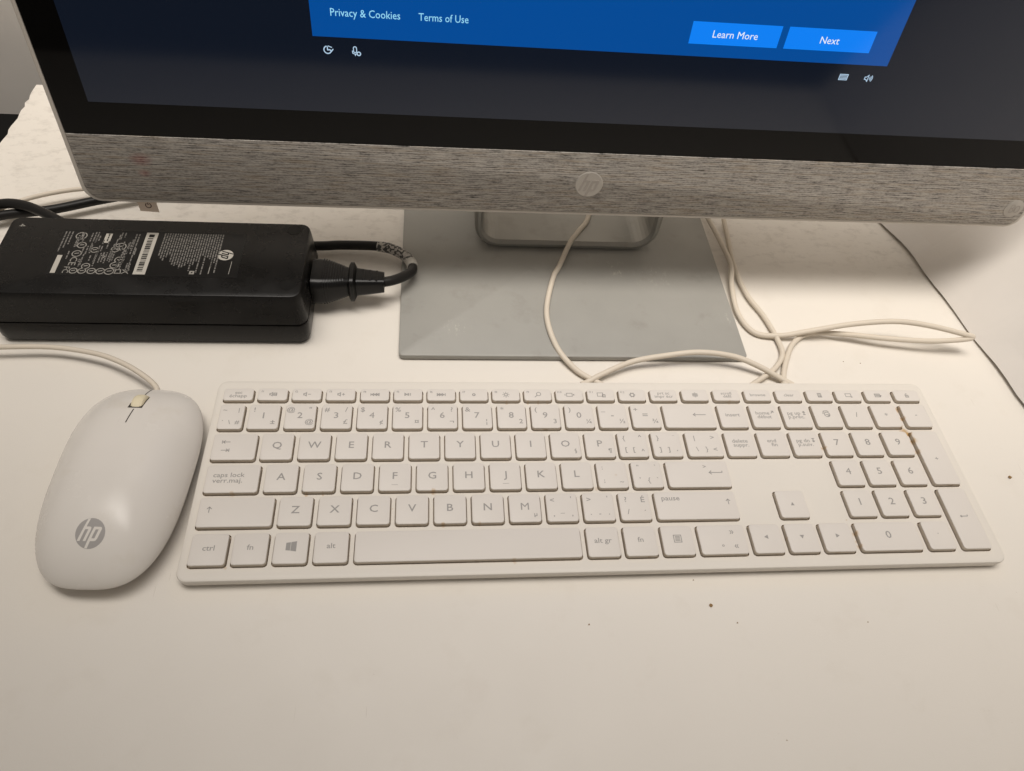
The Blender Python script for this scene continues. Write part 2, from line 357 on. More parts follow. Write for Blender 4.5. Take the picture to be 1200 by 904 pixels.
# ------------------------------------------------------------------ setting
def rough_edge(x, y0, y1, step, amp):
    n = int((y1-y0)/step); return [(x + random.uniform(-amp, amp), y0 + (y1-y0)*i/n) for i in range(n+1)]
mb = MB()
edge = rough_edge(-228, 212, 345, 5.0, 0.9)
top = [(-700, -335), (640, -335), (640, 345)] + list(reversed(edge)) + [(-700, 212)]
inner = []
mb.add([(x, y, 0) for x, y in top] + [(x + (random.uniform(-1, 1) if -240 < x < -200 else 0), y, -18) for x, y in top], [list(range(len(top)))] + [[i, i + len(top), (i+1) % len(top) + len(top), (i+1) % len(top)] for i in range(len(top))])
tag(mb.build('desk', M['desk']), kind='structure')
mb = MB(); mb.box(-1500, 1500, 402, 430, -64, 420); tag(mb.build('wall', M['wall']), kind='structure')
mb = MB(); mb.box(-15000, 15000, -15000, 15000, -720, -700); tag(mb.build('floor', M['floor']), kind='structure')

# white panel leaning outward along the right of the desk
mb = MB()
foot = [(404, 330), (409, 260), (414.6, 205), (424, 165), (435, 100), (441, 40), (452, -20), (480, -120), (504, -220), (530, -330)]
fine = []
for (x0, y0), (x1, y1) in zip(foot, foot[1:]):
    for k in range(5): fine.append((x0 + (x1-x0)*k/5, y0 + (y1-y0)*k/5))
fine.append(foot[-1])
rows = []
for j in range(13):
    h = 1.5 + 300*(j/12)**1.3; rows.append([])
    for i, (x, y) in enumerate(fine):
        wv = math.sin(y*0.045)*0.9 + math.sin(y*0.11 + 1)*0.5
        rows[-1].append((x + 0.74*h + wv*(1 if j < 2 else 0.5) + 2*math.sin(h*0.02 + y*0.01), y, h + (0.8 + wv*0.6 if j == 0 else 0)))
th = (11.0, 0, -8.2); n = len(fine)
for j in range(12):
    for i in range(n-1):
        mb.quad(rows[j][i], rows[j][i+1], rows[j+1][i+1], rows[j+1][i])
bk = [[(p[0]+th[0], p[1], max(0.4, p[2]+th[2])) for p in r] for r in rows]
for j in range(12):
    for i in range(n-1): mb.quad(bk[j][i], bk[j+1][i], bk[j+1][i+1], bk[j][i+1])
for i in range(n-1):
    mb.quad(rows[0][i+1], rows[0][i], bk[0][i], bk[0][i+1]); mb.quad(rows[12][i], rows[12][i+1], bk[12][i+1], bk[12][i])
for j in range(12):
    mb.quad(rows[j][0], rows[j+1][0], bk[j+1][0], bk[j][0]); mb.quad(rows[j+1][n-1], rows[j][n-1], bk[j][n-1], bk[j+1][n-1])
tag(mb.build('side_panel', M['panel'], smooth=40), 'white foam panel leaning outward along the right side of the desk', 'panel')

# ------------------------------------------------------------------ all-in-one computer
OX, OY = 169.4, 150.0
aio = thing('all_in_one_computer', 'all-in-one computer with blue dialog on screen, grey cloth speaker bar and silver stand', 'computer', (OX, OY, 0))
LEAN = R_(6.0)
def scr_xf(u, d, w_):       # u across, d out of the glass toward the viewer is negative, w_ up the screen; relative to aio
    y, z = (128 - OY) + d*math.cos(LEAN) + w_*math.sin(LEAN), 62 + w_*math.cos(LEAN) - d*math.sin(LEAN)
    return (u, y, z)
def scr_part(mb, name, mats, parent, smooth=None):
    """parts modelled in (u, d, w_) keep that frame as their own so that their texture runs along the screen"""
    o = mb.build(name, mats, None, smooth)
    o.location = Vector((0, 128 - OY, 62)) * S; o.rotation_euler = (-LEAN, 0, 0); o.parent = aio
    if parent is not aio:
        o.parent = parent; o.location = (0, 0, 0); o.rotation_euler = (0, 0, 0)
    return o
def flat(mb2):               # 2-D drawing (x, y, z) -> screen frame with y up the screen, z out of it
    return mb2.xf(lambda x, y, z: (x, -z, y))
W2, HT = 280.1, 373.0
def ring(hx, hy, r, d, wc=HT/2): return [(x, d, y) for x, y, z in rr(0, wc, hx, hy, r, 0, 6)]
mb = MB()   # back shell with a raised front rim
mb.loft([ring(W2-90, HT/2-80, 20, 46), ring(W2-60, HT/2-50, 20, 40), ring(W2-6, HT/2-4, 9, 12), ring(W2, HT/2, 9, 8), ring(W2, HT/2, 9, 0.6), ring(W2-0.6, HT/2-0.6, 8.6, 0), ring(W2-2.2, HT/2-1.8, 7.5, 0), ring(W2-2.3, HT/2-1.9, 7.4, 1.0)], True, False)
mb.loft([ring(W2-2.3, HT/2-1.9, 7.4, 1.0), ring(W2-3, HT/2-3, 7, 1.02)], False, True)
shell = scr_part(mb, 'housing', M['silver'], aio, 35)
# speaker cloth bar
mb = MB(); CH = 40.3
hx, r0 = W2-2.5, 7.2
def bar(hx, y0, y1, r, d):
    pts = []
    for (sx, a0, cx, cy) in ((-1, 180, -hx+r, y0+r), (1, 270, hx-r, y0+r)):
        for k in range(7):
            a = R_(a0 + 90*k/6); pts.append((cx + r*math.cos(a), d, cy + r*math.sin(a)))
    return pts + [(hx, d, y1), (-hx, d, y1)]
mb.loft([bar(hx, 2.1, CH, r0, 0.9), bar(hx, 2.1, CH, r0, -0.1), bar(hx-0.7, 2.8, CH-0.05, r0, -0.7)], False, True)
cloth = scr_part(mb, 'speaker_grille', M['cloth'], aio, 50)
# bezel glass
mb = MB(); mb.loft([[(x, d, y) for x, y in ((-W2+2.5+i, CH+0.35+i), (W2-2.5-i, CH+0.35+i), (W2-2.5-i, HT-2.2-i), (-W2+2.5+i, HT-2.2-i))] for d, i in ((0.9, 0), (0.0, 0), (-0.3, 0.3))], False, True)
glass = scr_part(mb, 'bezel_glass', M['glass'], aio)
# display and what it shows
DX, D0, D1 = 260.8, 58.0, 351.5
def srect(x0, x1, y0, y1, z): m = MB(); m.box(x0, x1, y0, y1, z - 0.05, z); return flat(m)
disp = scr_part(srect(-DX, DX, D0, D1, 0.40), 'display', M['display'], aio)
scr_part(srect(-146.8, 147.0, 95.8, 300, 0.50), 'dialog_panel', M['dialog'], disp)
for x0, x1, t in ((38.0, 84.2, 'Learn More'), (87.8, 134.0, 'Next')):
    scr_part(srect(x0, x1, 101.9, 112.6, 0.60), 'button', M['button'], disp)
    m = MB(); put_text(m, t, (x0+x1)/2, 107.2, 0.68, 5.0, sx=1.0); scr_part(flat(m), 'button_text', M['whitetext'], disp)
m = MB(); put_text(m, 'Privacy & Cookies', -137.4, 107.4, 0.60, 5.0, 'LEFT', 0.93); 
v = [p[0] for p in m.v]; k = (64.6-OX+137.4)/(max(v)-min(v)); m.xf(lambda x, y, z: (-137.4 + (x+137.4)*k, y, z)); scr_part(flat(m), 'link_text', M['linktext'], disp)
m = MB(); put_text(m, 'Terms of Use', 73.3-OX, 107.4, 0.60, 5.0, 'LEFT', 0.93)
v = [p[0] for p in m.v]; k2 = 23.8/(max(v)-min(v)); m.xf(lambda x, y, z: (73.3-OX + (x-73.3+OX)*k2, y, z)); scr_part(flat(m), 'link_text', M['linktext'], disp)
m = MB(); X, Y = 29.1-OX, 89.6      # ease-of-access: three-quarter ring with arrow head and clock hands
stroke(m, circ(1.75, 20, 100, 350), X, Y, 0.5, 0.5); stroke(m, [(0.9, 0.3), (1.8, -0.6), (2.7, 0.5)], X, Y, 0.5, 0.5); stroke(m, [(0, 1.6), (0, 0), (1.0, 0)], X, Y, 0.5, 0.5); stroke(m, [(0.2, 1.9), (2.2, 1.2)], X, Y, .5, .4)
scr_part(flat(m), 'ease_of_access_icon', M['iconlight'], disp)
m = MB(); X = 42.6-OX              # microphone with a small status ring
stroke(m, rr_ := [(p[0], p[1]) for p in rr(-0.3, 0.7, 0.75, 1.4, 0.7, 0)], X, Y, 0.5, 0.42, True); stroke(m, [(-1.6, 0.2), (-1.5, -1.0), (-0.3, -1.5), (0.6, -1.2)], X, Y, 0.5, 0.42); stroke(m, circ(0.85, 14), X+1.4, Y-1.2, 0.5, 0.5, True); stroke(m, [(-.3, -1.5), (-.3, -2.3)], X, Y, .5, .4)
scr_part(flat(m), 'microphone_icon', M['iconlight'], disp)
m = MB(); X, Y = 295.1-OX, 89.1    # on-screen keyboard
stroke(m, [(-2.2, -1.4), (2.2, -1.4), (2.2, 1.4), (-2.2, 1.4)], X, Y, 0.5, 0.4, True)
for yy in (-.7, 0, .7): stroke(m, [(-1.9, yy), (1.9, yy)], X, Y, 0.5, 0.36)
scr_part(flat(m), 'keyboard_icon', M['iconlight'], disp)
m = MB(); X = 309.0-OX             # loudspeaker
stroke(m, [(-2.0, -.6), (-1.2, -.6), (-.2, -1.6), (-.2, 1.6), (-1.2, .6), (-2.0, .6)], X, Y, 0.5, 0.4, True)
for r in (0.9, 1.6, 2.3): stroke(m, [(p[0]-.1, p[1]) for p in circ(r, 8, -42, 42)], X, Y, .5, .36)
scr_part(flat(m), 'speaker_icon', M['iconlight'], disp)
# round emblem in the middle of the cloth
m = MB(); m.loft([rr(0, 21.1, 8.0, 8.0, 8.0, 0.5, 8), rr(0, 21.1, 8.0, 8.0, 8.0, 1.1, 8), rr(0, 21.1, 7.6, 7.6, 7.6, 1.35, 8)], False, True)
emb = scr_part(flat(m), 'emblem', M['badge'], aio, 30)
m = MB()
for q in hp_letters():
    P = [(x*7.5, 21.1 + y*7.5) for x, y in q]; m.loft([[(x, y, z) for x, y in P] for z in (1.3, 1.5)])
scr_part(flat(m), 'emblem_letters', M['badge_dark'], emb)
# small round audio badge at the right end of the cloth
BX, BY = 438.4-OX, 14.0
m = MB(); m.loft([rr(BX, BY, 5.9, 5.9, 5.9, 0.5, 8), rr(BX, BY, 5.9, 5.9, 5.9, 1.0, 8), rr(BX, BY, 5.5, 5.5, 5.5, 1.2, 8)], False, True)
bad = scr_part(flat(m), 'audio_badge', M['badge'], aio, 30)
m = MB()
stroke(m, [(-2.6, -2.4), (-2.6, 2.6), (-1.2, 2.9), (-.4, 1.9), (-1.2, .6), (-2.4, .3), (-.8, .0), (-.1, -1.4), (-1.1, -2.5), (-2.6, -2.4)], BX, BY, 1.3, .45)
stroke(m, [(p[0]*1.0+1.9, p[1]*1.4-.1) for p in circ(1.6, 18)], BX, BY, 1.3, .45, True)
stroke(m, [(-.1, -1.4), (.9, -.2), (.6, .9), (0, .5), (1.2, -1.5)], BX, BY, 1.3, .35)
scr_part(flat(m), 'badge_letters', M['badge_dark'], bad)
# beige sticker with a power symbol hanging below the bottom edge on the left
m = MB(); SX, SY = -80-OX, -2.9
m.loft([[(SX-5.4, SY+6, z), (SX-4.6, SY-4.4, z), (SX+5.4, SY-5.0, z), (SX+5.2, SY+6, z)] for z in (-3.2, -2.9)])
stk = scr_part(flat(m), 'sticker', M['paper'], aio)
m = MB(); stroke(m, circ(1.5, 16, 120, 420), SX+.6, SY-.6, -2.8, .5); stroke(m, [(0, .4), (0, 1.8)], SX+.6, SY-.6, -2.8, .5); scr_part(flat(m), 'power_symbol', M['paper_ink'], stk)
# stand
mb = MB(); bx0, bx1, by0, by1 = 60.5-OX, 275.2-OX, 66.6-OY, 262-OY
cx, cy, hx, hy = (bx0+bx1)/2, (by0+by1)/2, (bx1-bx0)/2, (by1-by0)/2
mb.loft([rr(cx, cy, hx-2.5, hy-2.5, 3, 0.3), rr(cx, cy, hx-2.2, hy-2.2, 3, 1.2), rr(cx, cy, hx, hy, 3, 1.3), rr(cx, cy, hx, hy, 3, 3.9), rr(cx, cy, hx-.3, hy-.3, 3, 4.3), rr(cx, cy, hx-0.9, hy-0.9, 2.8, 4.5)])
mb.build('stand_base', M['stand'], aio, 30)
mb = MB()      # neck: a wide flat strip bent into a rounded U that stands on the base
def uprof(off):
    x0, x1, zb, r = 108.0-OX + off, 233.5-OX - off, 4.6 + off, 17 - off
    pts = [(x0, 240), (x0, zb + r)]
    for k in range(1, 8): a = R_(180 + 90*k/7); pts.append((x0 + r + r*math.cos(a), zb + r + r*math.sin(a)))
    for k in range(0, 8): a = R_(270 + 90*k/7); pts.append((x1 - r + r*math.cos(a), zb + r + r*math.sin(a)))
    return pts + [(x1, 240)]
o_, i_ = uprof(0), uprof(5.4); n = len(o_)
yf = lambda z: 164.5-OY + 0.06*z; yb = lambda z: 221-OY - 0.0*z
for k in range(n-1):
    A, B, A2, B2 = o_[k], o_[k+1], i_[k], i_[k+1]
    F = lambda p: (p[0], yf(p[1]), p[1]); G = lambda p: (p[0], yb(p[1]), p[1])
    H1 = lambda p, q_: ((p[0]*2+q_[0])/3, yf(p[1])-2.2, (p[1]*2+q_[1])/3); H2 = lambda p, q_: ((p[0]+q_[0]*2)/3, yf(p[1])-2.2, (p[1]+q_[1]*2)/3)
    mb.quad(F(A), F(B), H1(B, B2), H1(A, A2)); mb.quad(H1(A, A2), H1(B, B2), H2(B, B2), H2(A, A2)); mb.quad(H2(A, A2), H2(B, B2), F(B2), F(A2)); mb.quad(G(A), G(A2), G(B2), G(B)); mb.quad(F(A2), F(B2), G(B2), G(A2)); mb.quad(F(B), F(A), G(A), G(B))
neck = mb.build('stand_neck', M['neck'], aio, 50)

# ------------------------------------------------------------------ keyboard
KX, KY = 170.0, -14.0
kb = thing('keyboard', 'white full-size keyboard with grey lettering in front of the monitor stand', 'keyboard', (KX, KY, 0))
DECK, TOP, FLOOR = 8.0, 10.4, 6.2
keys = []   # (x0, x1, y0, y1, legend list)
def T(t, dx=0, dy=0, s=2.6, al='CENTER', sx=1.12): return ('t', t, dx, dy, s*(1.22 if s < 3.9 else 1.04), al, sx)
big = lambda t: [T(t, 0, 0.9, 5.5)]
F_left = [-32.0,-13.9,4.2,22.5,41.0,59.2,77.6,95.8,113.9,132.0,150.2,168.4,186.8,205.4,224.1,243.0,262.0,281.2,300.2,318.3,336.8,355.2]
def fn(i): return T('f%d' % i, -5.6, 1.9, 1.5)
P_ = lambda pts, wd=.34, closed=False: ('s', pts, wd, closed)
spk = P_([(-1.6,-.5),(-1.0,-.5),(-.2,-1.1),(-.2,1.1),(-1.0,.5),(-1.6,.5)], .4, True)
tri = lambda x, s: P_([(x-.55*s,-.7),(x-.55*s,.7),(x+.55*s,0)], .45, True)
bar_ = lambda x: P_([(x,-.9),(x,.9)], .35)
Frow = [[T('esc',0,1.3,2.2), T('échapp',0,-1.0,2.4)],
 [fn(1), spk, P_([(.5,-.8),(2.0,-.8),(2.0,.8),(.5,.8)],.4,True), P_([(.5,0),(2,0)],.4)], [fn(2), spk, P_([(.6,0),(2.2,0)])], [fn(3), spk, P_([(.6,0),(2.2,0)]), P_([(1.4,-.8),(1.4,.8)])],
 [fn(4), bar_(-2.2), tri(-1.2,-1), tri(.4,-1), tri(1.7,-1)], [fn(5), tri(-1.2,1), bar_(.4), bar_(1.3), bar_(-.1)], [fn(6), tri(-1.7,1), tri(-.4,1), tri(1.0,1), bar_(2.2)],
 [fn(7), P_(circ(.7,12),.5,True)], [fn(8), P_(circ(.9,12),.4,True)] + [P_([(1.3*math.cos(R_(a)),1.3*math.sin(R_(a))),(2.0*math.cos(R_(a)),2.0*math.sin(R_(a)))],.3) for a in range(0,360,45)],
 [fn(9), P_([(p[0]+.5,p[1]+.5) for p in circ(1.2,16)],.35,True), P_([(-.4,-.4),(-1.8,-1.7)],.4)], [fn(10), P_([(-1.6,-1.1),(1.6,-1.1),(1.6,1.1),(-1.6,1.1)],.35,True), P_([(-2.5,-.6),(-2.5,.6)]), P_([(2.5,-.6),(2.5,.6)]), P_([(2.1,0),(2.9,0)])],
 [fn(11), P_([(-2,-1.1),(1.2,-1.1),(1.2,1.3),(-2,1.3)],.35,True), P_([(1.0,-1.6),(2.4,-1.6),(2.4,0),(1.0,0)],.45,True)], [fn(12), P_(circ(1.15,14),.55,True)] + [P_([(1.3*math.cos(R_(a)),1.3*math.sin(R_(a))),(1.8*math.cos(R_(a)),1.8*math.sin(R_(a)))],.5) for a in range(0,360,60)],
 [T('prt sc',0,1.4,2.3), T('impr écr',0,-.9,2.3)], [P_([(p[0]+1.25*math.cos(R_(a)),p[1]+1.1*math.sin(R_(a))) for p in circ(.42,8)],.28,True) for a in range(30,390,60)] + [P_(circ(.35,8),.3,True)],
 [T('scroll',0,1.3,2.2), T('défil',.2,-.9,2.2)], [T('browse',0,.2,2.3)], [T('clear',0,.2,2.3)],
 [P_([(-1,-1.4),(1,-1.4),(1,1.4),(-1,1.4)],.35,True), P_([(-.6,.8),(.6,.8)],.5), P_([(-.5,-.1),(-.5,-1.1)],.4), P_([(.1,-.1),(.1,-1.1)],.4), P_([(.6,-.1),(.6,-1.1)],.4)], [P_([(-1.8,-1),(1.6,-1),(1.6,1.2),(-1.8,1.2)],.35,True), P_([(1.2,-1.3),(2.2,-1.3)],.5)],
 [P_([(-1.8,-1.1),(1.4,-1.1),(1.4,1.1),(-1.8,1.1)],.35,True), P_([(-1.5,.4),(1.1,.4)],.4), P_([(-1.5,-.3),(1.1,-.3)],.4), P_([(1.2,-1.0),(2.2,.2)],.6)], [P_([(-.9,-1.3),(.9,-1.3),(.9,.1),(-.9,.1)],.4,True), P_([(-.6,.1),(-.6,.9),(0,1.3),(.6,.9)],.35), P_([(0,-1),(0,-.2)],.4)]]
for x, l in zip(F_left, Frow): keys.append((x, x+15.6, 29.0, 37.0, l))
TL, TR, BR, BL = (-5.2, 4.6), (5.0, 4.6), (5.0, -3.4), (-5.2, -3.4)
def c4(mid=None, tl=None, tr=None, br=None, bl=None, bm=None):
    l = []
    if mid: l.append(T(mid, -0.2, 0.8, 5.2))
    for t, p in ((tl, TL), (tr, TR), (br, BR), (bl, BL)):
        if t: l.append(T(t, p[0], p[1], 4.0))
    if bm: l.append(T(bm, -.6, -3.4, 3.0))
    return l
nrow = [(-32.0,-19.4,[T('~',-3.6,4.4,2.8),T('|',3.6,4.4,2.8),T('`',-4.0,-3.4,2.8),T('\\',-.4,-3.6,3.0),T('#',3.6,-3.6,2.8)])]
nl = [c4('1','!',None,'±'),c4('2','@','"','@'),c4('3','#','/','£'),c4('4','$',None,'¢'),c4('5','%',None,'¤'),c4('6','^','?','¬'),c4('7','&',None,'¦'),c4('8','*',None,'2'),c4('9','(',None,'3'),c4('0',')',None,'¼'),c4('-','_',None,'½'),c4('=','+',None,'¾')]
for i, l in enumerate(nl): nrow.append((-16.8+18.98*i, -16.8+18.98*i+15.9, l))
arrow_l = [P_([(-3.6,0),(3.6,0)],.38), P_([(-2.4,1.1),(-3.7,0),(-2.4,-1.1)],.38)]
def sh(ps, dx, dy, s=1.0): return [(q[0], [(p[0]*s+dx, p[1]*s+dy) for p in q[1]], *q[2:]) for q in ps]
nrow.append((210.6, 239.9, sh(arrow_l, 6.2, .8)))
nrow += [(243.0,258.9,[T('insert',0,.8,2.7)]), (262.0,278.0,[T('home',-1.0,2.0,2.7),T('début',-.4,-.6,2.7)] + sh([P_([(-.8,-.8),(.8,.8)],.4), P_([(-.8,.4),(-.8,-.8),(.4,-.8)],.4)],4.8,2.4,-1)),
 (281.2,297.1,[T('pg up',-1.2,2.0,2.7),T('p.préc.',-.2,-.6,2.7)] + sh([P_([(0,-1.2),(0,1.2)],.45), P_([(-.8,.4),(0,1.3),(.8,.4)],.4), P_([(-.8,-1.0),(.8,-1.0)],.4)],5.0,1.8)),
 (300.0,315.5,sh([P_([(p[0],p[1]) for p in circ(1.6,16)],.4,True), P_([(-2.4,.4),(-1.6,2.4),(.6,2.6),(1.4,1.8)],.45), P_([(-1,0),(1,0)],.4), P_([(0,-1),(1.6,-.4)],.4)],.2,.8)), (318.3,333.8,[T('/',0,.8,3.8)]), (336.7,352.0,[T('*',0,.2,4.0)]), (355.1,370.6,[T('-',0,.8,3.6)])]
for x0, x1, l in nrow: keys.append((x0, x1, 10.1, 26.2, l))
tab = sh([P_([(-1.7,0),(1.9,0)],.36), P_([(-.6,.9),(-1.6,0),(-.6,-.9)],.36), P_([(-2.1,-1),(-2.1,1)],.36)],-4.2,2.9) + sh([P_([(1.7,0),(-1.9,0)],.36), P_([(.6,.9),(1.6,0),(.6,-.9)],.36), P_([(2.1,-1),(2.1,1)],.36)],-4.4,-2.2)
qrow = [(-32.0,-10.1,tab)]
for i, ch in enumerate('QWERTYUIOP'):
    l = big(ch)
    if ch == 'O': l.append(T('§', 5.2, -3.6, 2.6))
    if ch == 'P': l.append(T('¶', 5.2, -3.6, 2.6))
    qrow.append((-7.5+18.95*i, -7.5+18.95*i+15.9, l))
qrow += [(181.4,197.3,[T('{',-4.6,4.2,3.2),T('^',4.6,5.0,3.0),T('[',-4.2,-3.2,3.2),T('[',.2,-3.2,3.2),T('^',5.0,-4.2,3.0)]),(200.3,216.5,[T('}',-4.6,4.2,3.2),T('¨',4.6,4.8,3.0),T(']',-4.2,-3.2,3.2),T(']',.6,-3.2,3.2),T('¸',5.2,-2.6,3.0)]),(219.8,239.5,[T('|',-5.0,4.2,3.2),T('>',5.4,4.4,3.2),T('\\',-4.6,-3.2,3.2),T('}',.8,-3.2,3.2),T('<',5.6,-3.4,3.2)]),
 (242.4,258.6,[T('delete',0,2.0,2.7),T('suppr.',.2,-.6,2.7)]),(261.5,277.6,[T('end',-.6,2.0,2.7),T('fin',.4,-.6,2.7)]),(280.6,296.6,[T('pg dn',-1.2,2.0,2.7),T('p.suiv.',-.2,-.6,2.7)] + sh([P_([(0,-1.2),(0,1.2)],.45), P_([(-.8,-.4),(0,-1.3),(.8,-.4)],.4), P_([(-.8,1.0),(.8,1.0)],.4)],5.0,2.2)),(299.6,314.9,big('7')),(317.9,333.2,big('8')),(336.2,351.6,big('9'))]
for x0, x1, l in qrow: keys.append((x0, x1, -9.0, 7.1, l))
arow = [(-32.0,-5.9,[T('caps lock',-9.4,2.2,3.0,'LEFT'),T('verr.maj.',-9.4,-1.0,3.0,'LEFT'),('d',-10.4+0,6.2,.01)])]
for i, ch in enumerate('ASDFGHJKL'):
    l = big(ch)
    if ch in 'FJ': l.append(P_([(-1.6,-4.6),(1.6,-4.6)],.16))
    arow.append((-3.1+18.9*i, -3.1+18.9*i+15.9, l))
arow += [(167.0,182.9,[T(':',-4.8,4.6,3.0),T(';',-4.6,-3.4,3.0),T('~',4.6,-4.2,2.8)]),(185.9,201.9,[T('"',-4.4,4.6,3.0),T('`',5.0,4.8,3.0),T("'",-4.2,-3.0,3.0),T('{',.6,-3.4,3.2),T('`',5.2,-3.0,3.0)]),
 (205.0,239.2,[T('>',4.2,4.6,2.6)] + sh(arrow_l,9.8,.8) + [P_([(13.3,.8),(13.3,1.8)],.38)]),(299.6,314.7,big('4')),(317.7,332.8,big('5')),(336.0,351.0,big('6'))]
for x0, x1, l in arow: keys.append((x0, x1, -28.0, -11.9, [q for q in l if q[0] != 'd']))
up = [P_([(0,-1.5),(0,1.5)],.36), P_([(-1.1,.5),(0,1.6),(1.1,.5)],.36)]
zrow = [(-32.0,3.4,sh(up,-12.6,1.2))]
for i, ch in enumerate('ZXCVBNM'):
    l = big(ch)
    if ch == 'M': l.append(T('µ', 5.2, -3.6, 2.8))
    zrow.append((6.0+18.87*i, 6.0+18.87*i+15.9, l))
zrow += [(138.2,154.1,[T('<',-4.8,4.2,3.2),T("'",5.0,4.8,3.0),T(',',-4.4,-3.6,3.2),T('_',0,-1.8,3.0),T(',',5.0,-3.6,3.2)]),(157.1,173.1,[T('>',-4.8,4.2,3.2),T("'",5.0,4.8,3.0),T('.',-4.4,-3.2,3.2),T('-',.2,-3.8,3.0),T('.',5.0,-3.2,3.2)]),(176.1,192.1,[T('?',-4.4,4.0,3.4),T('É',4.6,3.8,3.6),T('/',-3.8,-3.0,3.4),T('´',5.0,-3.4,3.0)]),
 (195.2,238.7,[T('pause',-18.2,4.4,3.2,'LEFT')] + sh(up,17.4,1.8)),(261.2,276.8,[('s',[(-.5,-.6),(.5,-.6),(0,.4)],.5,True)]),(299.5,314.5,big('1')),(317.5,332.5,big('2')),(336.0,350.8,big('3'))]
for x0, x1, l in zrow: keys.append((x0, x1, -46.8, -30.7, l))
bt = lambda t: [T(t,0,.8,3.1)]
win = [('q',[(-2.3,-2.0),(-2.3,1.8),(-.2,2.1),(-.2,-2.2)]),('q',[(.0,-2.25),(.0,2.15),(2.6,2.6),(2.6,-2.7)])]
menu = [P_([(-1.9,-1.9),(1.9,-1.9),(1.9,1.9),(-1.9,1.9)],.34,True)] + [P_([(-1.3,k),(1.3,k)],.36) for k in (-1,-.3,.4,1.1)]
tr = lambda a: [P_([(.75*math.cos(R_(a+k)),.75*math.sin(R_(a+k))) for k in (0,120,240)],.5,True)]
brow = [(-32.0,-15.1,bt('ctrl')),(-12.6,3.3,bt('fn')),(6.1,21.9,sh(win,0,.8)),(24.8,40.7,bt('alt')),(43.8,153.6,[]),(156.6,172.8,bt('alt gr')),(175.6,191.8,bt('fn')),(194.8,210.8,sh(menu,0,.8)),
 (214.0,238.4,[T('»',5.4,4.4,3.4),T('«',6.2,-3.4,3.4),T('°',-.6,-4.4,3.4)]),(241.6,257.3,sh(tr(180),0,.8)),(260.4,276.2,sh(tr(270),0,.8)),(279.2,295.3,sh(tr(0),0,.8)),(298.6,331.9,big('0')),(335.6,350.0,[T('.',0,2,3.0)])]
for x0, x1, l in brow: keys.append((x0, x1, -66.3, -50.2, l))
keys.append((354.5, 370.2, -28.0, 7.1, [T('+', .2, -1.0, 3.0)]))
keys.append((354.0, 369.6, -66.3, -30.7, sh(arrow_l, 0.2, .8, .55) + [P_([(2.2,.8),(2.2,1.7)],.38)]))
# deck: real recesses round every key
G_ = 0.55; CR = 1.9
wells = [(a-G_, b+G_, c-G_, d+G_) for a, b, c, d, _ in keys]
BX0, BX1, BY0, BY1 = -36.6, 376.4, -73.0, 44.2
IX0, IX1, IY0, IY1 = BX0+2.4, BX1-2.4, BY0+2.4, BY1-2.4
ys = sorted({IY0, IY1, *[q for wl in wells for q in wl[2:]]})
mb = MB()
for y0, y1 in zip(ys, ys[1:]):
    if y1 - y0 < 1e-6: continue
    ym = (y0+y1)/2; cuts = sorted([(wl[0], wl[1]) for wl in wells if wl[2] < ym < wl[3]]); x = IX0
    for a, b in cuts + [(IX1, IX1)]:
        if a > x + 1e-6: mb.quad((x, y0, DECK), (a, y0, DECK), (a, y1, DECK), (x, y1, DECK))
        x = b
cx, cy, hx, hy = (BX0+BX1)/2, (BY0+BY1)/2, (BX1-BX0)/2, (BY1-BY0)/2
mb.loft([rr(cx, cy, hx-4, hy-4, 2, 1.2), rr(cx, cy, hx-1.2, hy-1.2, 4.5, 1.8), rr(cx, cy, hx-0.4, hy-0.4, 5, 3.0), rr(cx, cy, hx, hy, 5, DECK-0.9), rr(cx, cy, hx-.25, hy-.25, 5, DECK-0.3), rr(cx, cy, hx-0.9, hy-0.9, 4.6, DECK), rr(cx, cy, hx-2.4, hy-2.4, 0.0, DECK)], True, False)
for (a, b, c, d) in wells:
    x_, y_, p, q = (a+b)/2, (c+d)/2, (b-a)/2, (d-c)/2
    R1 = rr(x_, y_, p, q, CR, DECK, 3)
    mb.m = 0
    for ci, (sx, sy) in enumerate(((1, -1), (1, 1), (-1, 1), (-1, -1))):     # deck in the rounded corners
        arc = R1[ci*4:ci*4+4]; mb.add([(x_+sx*p, y_+sy*q, DECK)] + arc, [(0, 1 + k + 1, 1 + k) for k in range(3)])
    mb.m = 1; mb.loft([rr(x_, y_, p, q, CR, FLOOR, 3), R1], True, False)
    mb.f[-1].reverse()
mb.m = 0
mb.xf(lambda x, y, z: (x-KX, y-KY, z))
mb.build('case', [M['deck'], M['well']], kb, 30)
cache = {}
